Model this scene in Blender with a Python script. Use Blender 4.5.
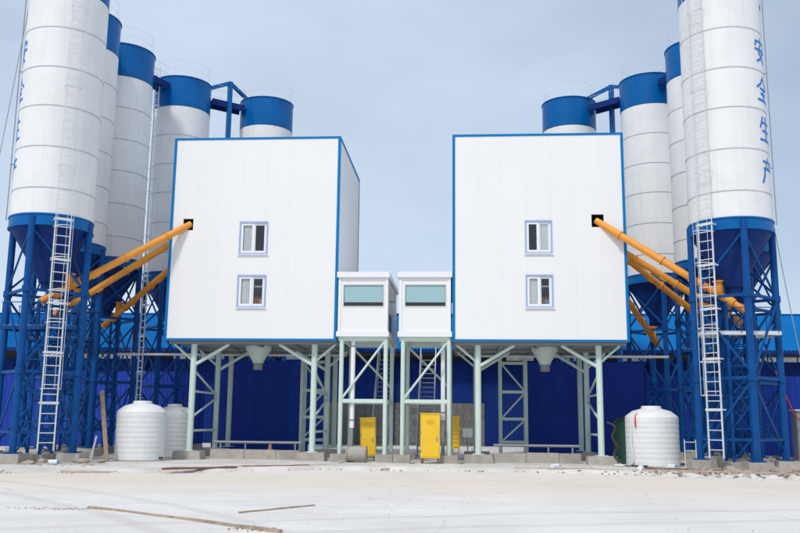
import bpy, math, random
from mathutils import Vector, Matrix
rnd = random.Random(7)
R_ = math.radians
for o in list(bpy.data.objects): bpy.data.objects.remove(o)
scene = bpy.context.scene
col = scene.collection

# ------------------------------------------------------------------ camera
EYE, YAW, PITCH, ROLL = 1.9, R_(4.2), R_(10.0), R_(0.6)
f0 = Vector((-math.sin(YAW)*math.cos(PITCH), math.cos(YAW)*math.cos(PITCH), math.sin(PITCH)))
r0 = Vector((math.cos(YAW), math.sin(YAW), 0)); u0 = r0.cross(f0)
r1 = r0*math.cos(ROLL)+u0*math.sin(ROLL); u1 = -r0*math.sin(ROLL)+u0*math.cos(ROLL)
cam_d = bpy.data.cameras.new('camera'); cam = bpy.data.objects.new('camera', cam_d); col.objects.link(cam)
cam_d.sensor_width = 36; cam_d.sensor_fit = 'HORIZONTAL'; cam_d.lens = 36*870/800
cam_d.clip_start = 0.1; cam_d.clip_end = 5000
m = Matrix.Identity(4)
for i in range(3): m[i][0] = r1[i]; m[i][1] = u1[i]; m[i][2] = -f0[i]
m[0][3], m[1][3], m[2][3] = 0, 0, EYE
cam.matrix_world = m
scene.camera = cam

# ------------------------------------------------------------------ sky, sun, exposure
SUN_EL, SUN_AZ = R_(52), R_(-24)          # azimuth of the sun seen from the plant: behind the camera, to its left
world = bpy.data.worlds.new('World'); scene.world = world; world.use_nodes = True
nt = world.node_tree; nt.nodes.clear()
out = nt.nodes.new('ShaderNodeOutputWorld'); bg = nt.nodes.new('ShaderNodeBackground')
sky = nt.nodes.new('ShaderNodeTexSky'); sky.sky_type = 'NISHITA'; sky.sun_disc = False
sky.sun_elevation = SUN_EL; sky.air_density = 1.0; sky.dust_density = 0.7; sky.ozone_density = 1.0
sdir = Vector((math.sin(SUN_AZ)*math.cos(SUN_EL), -math.cos(SUN_AZ)*math.cos(SUN_EL), math.sin(SUN_EL)))
sky.sun_rotation = math.atan2(sdir.x, sdir.y)
tc = nt.nodes.new('ShaderNodeTexCoord'); mp = nt.nodes.new('ShaderNodeMapping')
mp.inputs['Scale'].default_value = (1.0, 1.0, 2.2); mp.inputs['Location'].default_value = (3.61, 0.84, 0.935)
no = nt.nodes.new('ShaderNodeTexNoise'); no.inputs['Scale'].default_value = 1.04; no.inputs['Detail'].default_value = 5
no.inputs['Roughness'].default_value = 0.55
rp = nt.nodes.new('ShaderNodeMapRange'); rp.inputs[1].default_value = 0.30; rp.inputs[2].default_value = 0.70
rp.inputs[3].default_value = 0.40; rp.inputs[4].default_value = 0.97
mx = nt.nodes.new('ShaderNodeMix'); mx.data_type = 'RGBA'
CLOUD = (6.95, 8.05, 9.6, 1)
mx.inputs[7].default_value = CLOUD
L = nt.links
L.new(tc.outputs['Generated'], mp.inputs['Vector']); L.new(mp.outputs[0], no.inputs['Vector'])
L.new(no.outputs[0], rp.inputs[0]); L.new(rp.outputs[0], mx.inputs[0]); L.new(sky.outputs[0], mx.inputs[6])
L.new(mx.outputs[2], bg.inputs[0]); L.new(bg.outputs[0], out.inputs[0])
bg.inputs[1].default_value = 0.10
sun_d = bpy.data.lights.new('sun', 'SUN'); sun_d.energy = 2.25; sun_d.angle = R_(8.0); sun_d.color = (1.0, 0.94, 0.85)
sun = bpy.data.objects.new('sun', sun_d); col.objects.link(sun); sun.location = (0, 0, 60)
sun.rotation_euler = (-sdir).to_track_quat('-Z', 'Y').to_euler()
vs = scene.view_settings; vs.view_transform = 'Standard'; vs.look = 'None'; vs.exposure = 0.03; vs.gamma = 1.0
vs.use_curve_mapping = False
scene.render.engine = 'CYCLES'
scene.render.resolution_x = 1024; scene.render.resolution_y = 682

# ------------------------------------------------------------------ materials
def mat(name, rgb, rough=0.5, metal=0.0, var=0.06, scale=1.5, streak=0.0, streak_rgb=(0.3, 0.27, 0.22), bump=0.0, bscale=30, rand=0.0,
        stain=0.0, stain_rgb=(0.35, 0.25, 0.17), stain_scale=0.6, spec=0.5, coord='Object'):
    mt = bpy.data.materials.new(name); mt.use_nodes = True
    n = mt.node_tree.nodes; l = mt.node_tree.links; b = n['Principled BSDF']
    b.inputs['Roughness'].default_value = rough; b.inputs['Metallic'].default_value = metal
    b.inputs['Specular IOR Level'].default_value = spec
    t = n.new('ShaderNodeTexCoord')
    if coord == 'World':
        g = n.new('ShaderNodeNewGeometry'); src = g.outputs['Position']
    else: src = t.outputs['Object']
    a = n.new('ShaderNodeTexNoise'); a.inputs['Scale'].default_value = scale; a.inputs['Detail'].default_value = 6
    l.new(src, a.inputs['Vector'])
    mr = n.new('ShaderNodeMapRange'); mr.inputs[1].default_value = 0.25; mr.inputs[2].default_value = 0.75
    mr.inputs[3].default_value = 1-var; mr.inputs[4].default_value = 1+var
    l.new(a.outputs[0], mr.inputs[0])
    hsv = n.new('ShaderNodeHueSaturation'); hsv.inputs['Color'].default_value = (*rgb, 1)
    l.new(mr.outputs[0], hsv.inputs['Value']); c = hsv.outputs[0]
    if rand:
        oi = n.new('ShaderNodeObjectInfo'); m2 = n.new('ShaderNodeMapRange'); m2.inputs[3].default_value = 1-rand; m2.inputs[4].default_value = 1+rand
        l.new(oi.outputs['Random'], m2.inputs[0]); h2 = n.new('ShaderNodeHueSaturation')
        l.new(m2.outputs[0], h2.inputs['Value']); l.new(c, h2.inputs['Color']); c = h2.outputs[0]
    def overlay(c, vecscale, nscale, amt, rgb2, lo, hi):
        mpn = n.new('ShaderNodeMapping'); mpn.inputs['Scale'].default_value = vecscale; l.new(src, mpn.inputs['Vector'])
        s = n.new('ShaderNodeTexNoise'); s.inputs['Scale'].default_value = nscale; s.inputs['Detail'].default_value = 7
        s.inputs['Roughness'].default_value = 0.65
        l.new(mpn.outputs[0], s.inputs['Vector'])
        q = n.new('ShaderNodeMapRange'); q.inputs[1].default_value = lo; q.inputs[2].default_value = hi; q.inputs[4].default_value = amt
        l.new(s.outputs[0], q.inputs[0])
        x = n.new('ShaderNodeMix'); x.data_type = 'RGBA'; x.inputs[7].default_value = (*rgb2, 1)
        l.new(q.outputs[0], x.inputs[0]); l.new(c, x.inputs[6]); return x.outputs[2]
    if streak: c = overlay(c, (1, 1, 0.07), 5.0, streak, streak_rgb, 0.48, 0.78)
    if stain: c = overlay(c, (1, 1, 1), stain_scale, stain, stain_rgb, 0.46, 0.72)
    l.new(c, b.inputs['Base Color'])
    r2 = n.new('ShaderNodeMapRange'); r2.inputs[3].default_value = max(0.02, rough-0.08); r2.inputs[4].default_value = min(1, rough+0.12)
    l.new(a.outputs[0], r2.inputs[0]); l.new(r2.outputs[0], b.inputs['Roughness'])
    if bump:
        k = n.new('ShaderNodeTexNoise'); k.inputs['Scale'].default_value = bscale; k.inputs['Detail'].default_value = 5
        l.new(src, k.inputs['Vector']); bp = n.new('ShaderNodeBump'); bp.inputs['Strength'].default_value = bump; bp.inputs['Distance'].default_value = 0.03
        l.new(k.outputs[0], bp.inputs['Height']); l.new(bp.outputs[0], b.inputs['Normal'])
    return mt

M = {}
M['panel'] = mat('white_sandwich_panel', (0.80, 0.80, 0.80), 0.42, var=0.02, scale=0.5, streak=0.12, streak_rgb=(0.58, 0.57, 0.55), rand=0.007, stain=.06, stain_rgb=(.6,.57,.52), stain_scale=.5)
M['silo'] = mat('white_silo_paint', (0.78, 0.78, 0.78), 0.42, var=0.02, scale=0.8, streak=0.30, streak_rgb=(0.52, 0.50, 0.47), rand=0.02, stain=0.16, stain_rgb=(0.52, 0.5, 0.47), stain_scale=1.4)
M['seam'] = mat('grey_seam', (0.46, 0.46, 0.49), 0.6, var=0.15, scale=3)
M['blue'] = mat('blue_paint', (0.0, 0.105, 0.34), 0.27, var=0.14, scale=1.2, streak=0.22, streak_rgb=(0.0, 0.16, 0.42), rand=0.05, spec=0.22)
M['trim'] = mat('bright_blue_trim', (0.0, 0.17, 0.46), 0.5, var=0.05, spec=0.15)
M['leg'] = mat('blue_steel_leg', (0.0, 0.066, 0.26), 0.5, var=0.2, scale=2, streak=.18, streak_rgb=(.05,.12,.24), stain=0.35, stain_rgb=(0.008, 0.035, 0.12), stain_scale=2.4, spec=0.18)
M['navy'] = mat('navy_steel', (0.004, 0.028, 0.16), 0.55, var=0.2, scale=2, streak=.25, streak_rgb=(.02,.06,.18), spec=0.15)
M['navysheet'] = mat('navy_wall_sheet', (0.016, 0.048, 0.33), 0.65, var=0.14, scale=0.7, streak=0.4, streak_rgb=(0.03, 0.07, 0.25), rand=0.16, stain=.3, stain_rgb=(.006,.02,.12), stain_scale=.9, spec=0.12)
M['shedsheet'] = mat('navy_shed_sheet', (0.006, 0.026, 0.165), 0.65, var=0.2, scale=0.5, streak=0.35, streak_rgb=(0.015, 0.05, 0.20), rand=0.2, spec=0.1)
M['roofblue'] = mat('blue_roof_sheet', (0.0, 0.145, 0.42), 0.75, spec=0.1, var=0.06, scale=0.8, rand=0.07)
M['green'] = mat('pale_green_steel', (0.58, 0.70, 0.64), 0.5, var=0.05, scale=2, streak=0.14, streak_rgb=(0.4, 0.38, 0.3))
M['orange'] = mat('orange_paint', (0.80, 0.31, 0.03), 0.48, var=0.08, scale=3, stain=0.22, stain_rgb=(0.55, 0.30, 0.10), stain_scale=2.5)
M['yellow'] = mat('yellow_paint', (0.82, 0.52, 0.02), 0.45, var=0.06, scale=3, stain=0.2, stain_rgb=(0.55, 0.33, 0.08), stain_scale=2)
M['galv'] = mat('galvanised_white', (0.66, 0.68, 0.70), 0.45, metal=0.15, var=0.08, scale=4)
M['rail'] = mat('light_grey_rail', (0.60, 0.64, 0.69), 0.5, var=0.05)
M['tank'] = mat('white_polyethylene', (0.74, 0.75, 0.755), 0.5, var=0.04, scale=2, streak=.2, streak_rgb=(.55,.53,.49), stain=0.3, stain_rgb=(0.55, 0.53, 0.48), stain_scale=1.8)
M['tankgreen'] = mat('green_polyethylene', (0.008, 0.06, 0.036), 0.5, var=0.1)
M['concrete'] = mat('concrete_footing', (0.40, 0.37, 0.33), 0.9, var=0.16, scale=3, bump=0.5, bscale=18, stain=0.5, stain_rgb=(0.26, 0.22, 0.17), stain_scale=2.2, rand=0.1)
M['block'] = mat('grey_block_wall', (0.15, 0.145, 0.145), 0.9, streak=.5, streak_rgb=(.06,.06,.06), var=0.2, scale=2, bump=0.4, rand=0.15)
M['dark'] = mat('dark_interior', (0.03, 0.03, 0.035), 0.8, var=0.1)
M['frame'] = mat('white_window_frame', (0.80, 0.80, 0.82), 0.35, var=0.01)
M['palebl'] = mat('pale_blue_surround', (0.30, 0.42, 0.68), 0.45, var=0.04)
M['blind'] = mat('grey_blind', (0.60, 0.62, 0.64), 0.7, var=0.05)
M['teal'] = mat('teal_blind', (0.39, 0.58, 0.64), 0.65, var=0.04)
M['wood'] = mat('weathered_timber', (0.33, 0.25, 0.18), 0.9, var=0.35, scale=5, stain=.6, stain_rgb=(.5,.45,.4), stain_scale=4, bump=0.4, bscale=40)
M['woodred'] = mat('reddish_plank', (0.19, 0.10, 0.08), 0.9, var=0.25, scale=5)
M['brick'] = mat('red_brick_chunk', (0.34, 0.17, 0.12), 0.9, var=0.2, scale=8, rand=0.25, bump=0.5)
M['stone'] = mat('rubble_stone', (0.42, 0.37, 0.32), 0.95, var=0.2, scale=6, rand=0.25, bump=0.6)
M['letter'] = mat('blue_lettering', (0.008, 0.16, 0.52), 0.45, var=0.06)
M['red'] = mat('red_plastic', (0.55, 0.03, 0.05), 0.45)
M['grey'] = mat('grey_cabinet_paint', (0.25, 0.27, 0.29), 0.5, var=0.08)
M['hose'] = mat('black_hose', (0.03, 0.03, 0.03), 0.6)
M['bottle'] = mat('white_plastic', (0.75, 0.78, 0.8), 0.3)
M['bottleblue'] = mat('blue_plastic', (0.05, 0.3, 0.6), 0.35)
M['cone'] = mat('traffic_orange', (0.85, 0.18, 0.02), 0.5)
M['clear'] = mat('pale_gap_light', (0.75, 0.80, 0.84), 0.5, var=0.2, scale=2)  # opaque pale colour standing for sky light through the eaves gap

def glass(name, tint, gloss):
    mt = bpy.data.materials.new(name); mt.use_nodes = True; n = mt.node_tree.nodes; l = mt.node_tree.links; n.clear()
    o = n.new('ShaderNodeOutputMaterial'); x = n.new('ShaderNodeMixShader'); t = n.new('ShaderNodeBsdfTransparent'); g = n.new('ShaderNodeBsdfGlossy')
    t.inputs[0].default_value = (*tint, 1); g.inputs['Roughness'].default_value = 0.03
    f = n.new('ShaderNodeLayerWeight'); f.inputs[0].default_value = 0.5      # facing term works alike on both faces of a pane
    pw = n.new('ShaderNodeMath'); pw.operation = 'POWER'; pw.inputs[1].default_value = 4.0; l.new(f.outputs['Facing'], pw.inputs[0])
    a = n.new('ShaderNodeMath'); a.operation = 'MULTIPLY_ADD'; a.inputs[1].default_value = 0.9; a.inputs[2].default_value = gloss; a.use_clamp = True
    l.new(pw.outputs[0], a.inputs[0]); l.new(a.outputs[0], x.inputs[0])
    l.new(t.outputs[0], x.inputs[1]); l.new(g.outputs[0], x.inputs[2]); l.new(x.outputs[0], o.inputs[0]); return mt
M['glass'] = glass('window_glass', (0.97, 0.985, 0.98), 0.05)

def ground_mat():
    mt = mat('pale_dusty_concrete', (0.72, 0.70, 0.675), 0.9, var=0.08, scale=0.35, bump=0.35, bscale=6, stain=0.35, stain_rgb=(0.56, 0.51, 0.45), stain_scale=0.22, coord='World')
    n = mt.node_tree.nodes; l = mt.node_tree.links; b = n['Principled BSDF']
    c = b.inputs['Base Color'].links[0].from_socket
    g = n.new('ShaderNodeNewGeometry')
    # sandy wheel-worn band along the apron and scuffs stretched along the driving direction
    sp = n.new('ShaderNodeSeparateXYZ'); l.new(g.outputs['Position'], sp.inputs[0])
    nz = n.new('ShaderNodeTexNoise'); nz.inputs['Scale'].default_value = 0.25; nz.inputs['Detail'].default_value = 5; l.new(g.outputs['Position'], nz.inputs['Vector'])
    ad = n.new('ShaderNodeMath'); ad.operation = 'MULTIPLY_ADD'; ad.inputs[1].default_value = 5; l.new(nz.outputs[0], ad.inputs[0]); l.new(sp.outputs['Y'], ad.inputs[2])
    cr = n.new('ShaderNodeValToRGB'); e = cr.color_ramp.elements
    e[0].position = 0.0; e[0].color = (0, 0, 0, 1); e[1].position = 1.0; e[1].color = (0, 0, 0, 1)
    k = cr.color_ramp.elements.new(0.5); k.color = (1, 1, 1, 1)
    q = n.new('ShaderNodeMapRange'); q.inputs[1].default_value = 23; q.inputs[2].default_value = 37; l.new(ad.outputs[0], q.inputs[0]); l.new(q.outputs[0], cr.inputs[0])
    ml = n.new('ShaderNodeMath'); ml.operation = 'MULTIPLY'; ml.inputs[1].default_value = 0.8; l.new(cr.outputs[0], ml.inputs[0])
    x = n.new('ShaderNodeMix'); x.data_type = 'RGBA'; x.inputs[7].default_value = (0.72, 0.62, 0.51, 1); l.new(ml.outputs[0], x.inputs[0]); l.new(c, x.inputs[6])
    mpn = n.new('ShaderNodeMapping'); mpn.inputs['Scale'].default_value = (0.12, 1.0, 1); l.new(g.outputs['Position'], mpn.inputs['Vector'])
    s = n.new('ShaderNodeTexNoise'); s.inputs['Scale'].default_value = 1.6; s.inputs['Detail'].default_value = 8; s.inputs['Roughness'].default_value = 0.7; l.new(mpn.outputs[0], s.inputs['Vector'])
    q2 = n.new('ShaderNodeMapRange'); q2.inputs[1].default_value = 0.52; q2.inputs[2].default_value = 0.75; q2.inputs[4].default_value = 0.55; l.new(s.outputs[0], q2.inputs[0])
    x2 = n.new('ShaderNodeMix'); x2.data_type = 'RGBA'; x2.inputs[7].default_value = (0.49, 0.465, 0.44, 1); l.new(q2.outputs[0], x2.inputs[0]); l.new(x.outputs[2], x2.inputs[6])
    last = x2.outputs[2]
    for cx_, cy_, rad in ((-34.0, -6.0, 35.6), (-34.0, -6.0, 37.5), (30.0, -60.0, 82.0), (30.0, -60.0, 83.9)):
        vd = n.new('ShaderNodeVectorMath'); vd.operation = 'DISTANCE'; vd.inputs[1].default_value = (cx_, cy_, 0); l.new(g.outputs['Position'], vd.inputs[0])
        sb = n.new('ShaderNodeMath'); sb.operation = 'SUBTRACT'; sb.inputs[1].default_value = rad; l.new(vd.outputs['Value'], sb.inputs[0])
        ab = n.new('ShaderNodeMath'); ab.operation = 'ABSOLUTE'; l.new(sb.outputs[0], ab.inputs[0])
        mk = n.new('ShaderNodeMapRange'); mk.inputs[1].default_value = 0.10; mk.inputs[2].default_value = 0.26; mk.inputs[3].default_value = 0.55; mk.inputs[4].default_value = 0.0; l.new(ab.outputs[0], mk.inputs[0])
        pr = n.new('ShaderNodeMath'); pr.operation = 'MULTIPLY'; l.new(mk.outputs[0], pr.inputs[0]); l.new(s.outputs[0], pr.inputs[1])
        xt = n.new('ShaderNodeMix'); xt.data_type = 'RGBA'; xt.inputs[7].default_value = (0.44, 0.41, 0.38, 1); l.new(pr.outputs[0], xt.inputs[0]); l.new(last, xt.inputs[6]); last = xt.outputs[2]
    # sparse shrinkage cracks, then fine sandy grain
    wn = n.new('ShaderNodeTexNoise'); wn.inputs['Scale'].default_value = 0.8; wn.inputs['Detail'].default_value = 6; l.new(g.outputs['Position'], wn.inputs['Vector'])
    wa = n.new('ShaderNodeMix'); wa.data_type = 'VECTOR'; wa.inputs[0].default_value = 0.35
    l.new(g.outputs['Position'], wa.inputs[4]); l.new(wn.outputs['Color'], wa.inputs[5])
    vo = n.new('ShaderNodeTexVoronoi'); vo.feature = 'DISTANCE_TO_EDGE'; vo.inputs['Scale'].default_value = 0.26; l.new(wa.outputs[1], vo.inputs['Vector'])
    q3 = n.new('ShaderNodeMapRange'); q3.inputs[1].default_value = 0.0; q3.inputs[2].default_value = 0.006; q3.inputs[3].default_value = 0.22; q3.inputs[4].default_value = 0.0; l.new(vo.outputs['Distance'], q3.inputs[0])
    x3 = n.new('ShaderNodeMix'); x3.data_type = 'RGBA'; x3.inputs[7].default_value = (0.33, 0.29, 0.25, 1); l.new(q3.outputs[0], x3.inputs[0]); l.new(last, x3.inputs[6])
    gr = n.new('ShaderNodeTexNoise'); gr.inputs['Scale'].default_value = 22; gr.inputs['Detail'].default_value = 4; gr.inputs['Roughness'].default_value = 0.8; l.new(g.outputs['Position'], gr.inputs['Vector'])
    q4 = n.new('ShaderNodeMapRange'); q4.inputs[1].default_value = 0.3; q4.inputs[2].default_value = 0.7; q4.inputs[3].default_value = 0.83; q4.inputs[4].default_value = 1.11; l.new(gr.outputs[0], q4.inputs[0])
    h4 = n.new('ShaderNodeHueSaturation'); l.new(x3.outputs[2], h4.inputs['Color']); l.new(q4.outputs[0], h4.inputs['Value'])
    l.new(h4.outputs[0], b.inputs['Base Color'])
    return mt
M['ground'] = ground_mat()
M['apron'] = mat('concrete_apron', (0.63, 0.61, 0.58), 0.92, var=0.12, scale=0.9, bump=0.4, bscale=9, stain=0.75, stain_rgb=(0.42, 0.37, 0.31), stain_scale=0.5, coord='World')
M['dirt'] = mat('brown_dirt', (0.36, 0.29, 0.24), 0.95, stain=.6, stain_rgb=(.52,.47,.42), stain_scale=1.2, var=0.25, scale=4, bump=0.6, bscale=20)

# ------------------------------------------------------------------ mesh builder
class MB:
    def __init__(s, o=(0, 0, 0)): s.v = []; s.f = []; s.o = Vector(o)
    def add(s, vs, fs):
        k = len(s.v); s.v += [tuple(Vector(p)-s.o) for p in vs]; s.f += [tuple(i+k for i in f) for f in fs]; return s
    def box(s, x0, x1, y0, y1, z0, z1):
        return s.add([(x0,y0,z0),(x1,y0,z0),(x1,y1,z0),(x0,y1,z0),(x0,y0,z1),(x1,y0,z1),(x1,y1,z1),(x0,y1,z1)],
                     [(0,3,2,1),(4,5,6,7),(0,1,5,4),(1,2,6,5),(2,3,7,6),(3,0,4,7)])
    def frame3(s, p0, p1, up=(0, 0, 1)):
        p0, p1 = Vector(p0), Vector(p1); d = (p1-p0).normalized(); u = Vector(up)
        if abs(d.dot(u)) > 0.98: u = Vector((0, 1, 0))
        a = d.cross(u).normalized(); b = a.cross(d).normalized(); return p0, p1, d, a, b
    def beam(s, p0, p1, w, h, up=(0, 0, 1)):
        p0, p1, d, a, b = s.frame3(p0, p1, up); a *= w/2; b *= h/2
        vs = [p+q for p in (p0, p1) for q in (-a-b, a-b, a+b, -a+b)]
        return s.add(vs, [(0,1,2,3)[::-1],(4,5,6,7),(0,1,5,4),(1,2,6,5),(2,3,7,6),(3,0,4,7)])
    def tube(s, p0, p1, r, n=12, r2=None):
        r2 = r if r2 is None else r2
        p0, p1, d, a, b = s.frame3(p0, p1)
        vs = []
        for p, q in ((p0, r), (p1, r2)):
            for i in range(n):
                t = 2*math.pi*i/n; vs.append(p+(a*math.cos(t)+b*math.sin(t))*q)
        fs = [(i, (i+1) % n, n+(i+1) % n, n+i) for i in range(n)]+[tuple(range(n))[::-1], tuple(range(n, 2*n))]
        return s.add(vs, fs)
    def path(s, pts, r, n=6):
        for a, b in zip(pts, pts[1:]): s.tube(a, b, r, n)
        return s
    def lathe(s, prof, n=32, c=(0, 0, 0), closed=False):
        vs = []; fs = []; c = Vector(c); k = len(prof)
        for r, z in prof:
            for i in range(n):
                t = 2*math.pi*i/n; vs.append(c+Vector((r*math.cos(t), r*math.sin(t), z)))
        for j in range(k if closed else k-1):
            j2 = (j+1) % k
            for i in range(n): fs.append((j*n+i, j*n+(i+1) % n, j2*n+(i+1) % n, j2*n+i))
        if not closed:
            if prof[0][0] > 1e-4: fs.append(tuple(range(n))[::-1])
            if prof[-1][0] > 1e-4: fs.append(tuple((k-1)*n+i for i in range(n)))
        return s.add(vs, fs)
    def mesh(s, name, m):
        me = bpy.data.meshes.new(name); me.from_pydata(s.v, [], s.f); me.materials.append(m)
        me.validate(); me.update()
        for p in me.polygons: p.use_smooth = True
        me.set_sharp_from_angle(angle=R_(32)); return me
    def build(s, name, m, parent=None, loc=None, rz=0, label=None):
        return put(name, s.mesh(name, m), parent, loc, rz, label)
def put(name, me, parent=None, loc=None, rz=0, label=None):
    o = bpy.data.objects.new(name, me); col.objects.link(o); o.parent = parent
    if loc is not None: o.location = loc
    if rz: o.rotation_euler = (0, 0, rz)
    if label: o['label'] = label
    return o
def tag(o, label, cat, group=None, kind=None):
    if label: o['label'] = label
    if cat: o['category'] = cat
    if group: o['group'] = group
    if kind: o['kind'] = kind
    return o
def thing(name, label, cat, loc=(0, 0, 0), group=None):
    o = bpy.data.objects.new(name, None); col.objects.link(o); o.location = loc; o.empty_display_size = 0.3
    return tag(o, label, cat, group)
def mono(name, mb, m, label, cat, loc, group=None, rz=0):
    o = mb.build(name, m, None, loc, rz); return tag(o, label, cat, group)
def copy_tree(o, parent=None):
    c = o.copy(); col.objects.link(c); c.parent = parent
    for ch in o.children: copy_tree(ch, c)
    return c

# ------------------------------------------------------------------ setting: ground, apron
GZ = 0.15
def grid_sheet(xs, ys, zf):
    vs = [(x, y, zf(x, y)) for y in ys for x in xs]; n = len(xs)
    return vs, [(j*n+i, j*n+i+1, (j+1)*n+i+1, (j+1)*n+i) for j in range(len(ys)-1) for i in range(n-1)]
def nzf(x, y): return 0.5*math.sin(x*0.9+1.3*math.sin(y*0.5))+0.3*math.sin(y*1.7+x*0.4)+0.2*math.sin(x*2.3-y*1.1)
xs = [-900, -300, -120]+[-60+i*1.0 for i in range(121)]+[120, 300, 900]
ys = [-120, -40, -10]+[i*1.0 for i in range(0, 40)]+[45, 60, 120, 300, 900, 1800]
g = MB(); g.add(*grid_sheet(xs, ys, lambda x, y: 0.018*nzf(x, y) if abs(x) < 60 and 2 < y < 36 else 0.0))
go = g.build('ground', M['ground']); go['kind'] = 'structure'
# raised concrete apron under the plant with a ragged front lip
edge_pts = [(-60, 28.0), (-30, 28.6), (-16, 28.9), (-12, 30.0), (-9, 31.2), (-5.6, 33.7), (1.4, 33.9), (7, 33.2), (11, 32.2), (18, 31.4), (60, 30.5)]
def edge_y(x):
    for (a, ya), (b, yb) in zip(edge_pts, edge_pts[1:]):
        if a <= x <= b: return ya+(yb-ya)*(x-a)/(b-a)
    return 30
A = MB(); exs = [-60+i*0.25 for i in range(481)]
row = []
for x in exs:
    y = edge_y(x)+0.10*nzf(x*2.1, 3)+rnd.uniform(-0.05, 0.05)
    row.append([(x, y-0.22-rnd.uniform(0, .10), -0.03), (x, y-0.05, GZ*0.72), (x, y+0.10, GZ+rnd.uniform(-.008, .004)), (x, y+1.2, GZ), (x, 75, GZ)])
n = len(exs); vs = [r[j] for j in range(5) for r in row]
A.add(vs, [(j*n+i, j*n+i+1, (j+1)*n+i+1, (j+1)*n+i) for j in range(4) for i in range(n-1)])
ao = A.build('apron', M['apron']); ao['kind'] = 'structure'

def dirt(x0, x1, off, w_, h, seed):
    r2 = random.Random(seed); n_ = int((x1-x0)/.12); rows_ = []
    for i in range(n_+1):
        x = x0+(x1-x0)*i/n_; f = max(0.0, math.sin(math.pi*i/n_))**.5; y = edge_y(x)+off+.12*math.sin(x*1.7+seed); ww = w_*f*r2.uniform(.6, 1.1); hh = h*f*r2.uniform(.5, 1.1); z = GZ if off > .25 else .03
        rows_.append([(x, y-ww, z-.06), (x, y-ww*.4, z+hh*.7*r2.uniform(.6, 1)), (x, y, z+hh), (x, y+ww*.5, z+hh*.7*r2.uniform(.6, 1)), (x, y+ww, z-.04)])
    b = MB(); k = n_+1; b.add([rows_[i][j] for j in range(5) for i in range(k)], [(j*k+i, j*k+i+1, (j+1)*k+i+1, (j+1)*k+i) for j in range(4) for i in range(n_)])
    o = b.build('dirt_ridge', M['dirt']); o['kind'] = 'structure'
dirt(-26, -10.6, -.05, .28, .10, 1); dirt(-9.2, -4.8, .5, .22, .05, 2); dirt(-4.5, 1.2, .1, .22, .07, 3); dirt(6.2, 14.5, .45, .45, .11, 4); dirt(8.2, 17, 1.2, .5, .15, 5); dirt(9.6, 18, 1.9, .4, .14, 7); dirt(-18.5, -13.2, 3.0, .4, .08, 8); dirt(1.8, 6.0, .3, .16, .05, 6)

# ------------------------------------------------------------------ silos
SR, RIM, TOP, CAPZ = 1.6, 9.55, 21.0, 19.25
SEAMS = [9.75, 10.8, 12.5, 14.2, 15.85, 17.55, CAPZ]
FZ = 0.52
SM = {}
for k, (a, b) in enumerate(zip(SEAMS, SEAMS[1:])):
    SM['course%d' % k] = MB().lathe([(SR-0.03, a+.01), (SR, a+.02), (SR, b-.02), (SR-0.03, b-.01)], 64).mesh('shell_course', M['silo'])
    if k: SM['seam%d' % k] = MB().lathe([(SR-.05, a-.022), (SR+.012, a-.022), (SR+.012, a+.022), (SR-.05, a+.022)], 64, closed=True).mesh('seam_band', M['seam'])
SM['cap'] = MB().lathe([(SR-.02, CAPZ), (SR+.012, CAPZ+.005), (SR+.012, TOP-.03), (SR+.05, TOP-.02), (SR+.05, TOP+.03), (SR-.02, TOP+.035), (0.4, TOP+.28), (0.0, TOP+.28)], 64).mesh('cap', M['blue'])
SM['ring'] = MB().lathe([(SR-.08, 9.28), (SR+.05, 9.28), (SR+.05, 9.34), (SR+.02, 9.34), (SR+.02, 9.70), (SR+.05, 9.70), (SR+.05, 9.76), (SR-.08, 9.76)], 64, closed=True).mesh('ring_beam', M['blue'])
SM['cone'] = MB().lathe([(SR-.09, 9.55), (SR-.09, 9.25), (0.34, 7.30), (0.34, 7.22), (0.24, 7.22), (0.24, 6.95), (0.0, 6.95)], 48).mesh('hopper_cone', M['navy'])
leg = MB((0, -SR, 0)); leg.tube((0, -SR, FZ), (0, -SR, 9.62), 0.135, 16); leg.box(-.26, .26, -SR-.26, -SR+.26, FZ, FZ+.035)
for z in (3.6, 6.75): leg.lathe([(0.13, z-.12), (0.175, z-.12), (0.175, z+.12), (0.13, z+.12)], 16, (0, -SR, 0), closed=True)
SM['leg'] = leg.mesh('leg', M['leg'])
ft = MB((0, -SR, 0)); w = .48
ft.add([(-w,-SR-w,GZ-.1),(w,-SR-w,GZ-.1),(w,-SR+w,GZ-.1),(-w,-SR+w,GZ-.1),(-w+.05,-SR-w+.04,FZ-.02),(w-.03,-SR-w+.05,FZ),(w-.04,-SR+w-.04,FZ),(-w+.03,-SR+w-.05,FZ-.01)],
       [(0,3,2,1),(4,5,6,7),(0,1,5,4),(1,2,6,5),(2,3,7,6),(3,0,4,7)])
SM['foot'] = ft.mesh('footing', M['concrete'])
def chord(za, zb, t=0.0, r=0.045):        # member between neighbouring legs (front one and the next one anticlockwise)
    p = Vector((0, -SR, za)); q = Vector((SR, 0, zb)); d = (q-p).normalized()
    return MB().beam(p+d*.12, q-d*.12, r*2, r*2)
SM['strut36'] = chord(3.6, 3.6, r=.055).mesh('strut', M['leg']); SM['strut67'] = chord(6.75, 6.75, r=.055).mesh('strut', M['leg'])
SM['strut12'] = chord(1.3, 1.3, r=.045).mesh('strut', M['leg'])
for nme, za, zb in (('b0', .8, 3.5), ('b1', 3.5, .8), ('b2', 3.75, 6.6), ('b3', 6.6, 3.75), ('b4', 6.9, 9.2), ('b5', 9.2, 6.9)):
    b = MB(); p = Vector((0, -SR, za)); q = Vector((SR, 0, zb)); d = (q-p).normalized(); nn = Vector((1, -1, 0)).normalized()*(0.03 if za < zb else -0.03)
    b.beam(p+d*.12+nn, q-d*.12+nn, .055, .085); SM[nme] = b.mesh('brace', M['leg'])
hr = MB()
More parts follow.
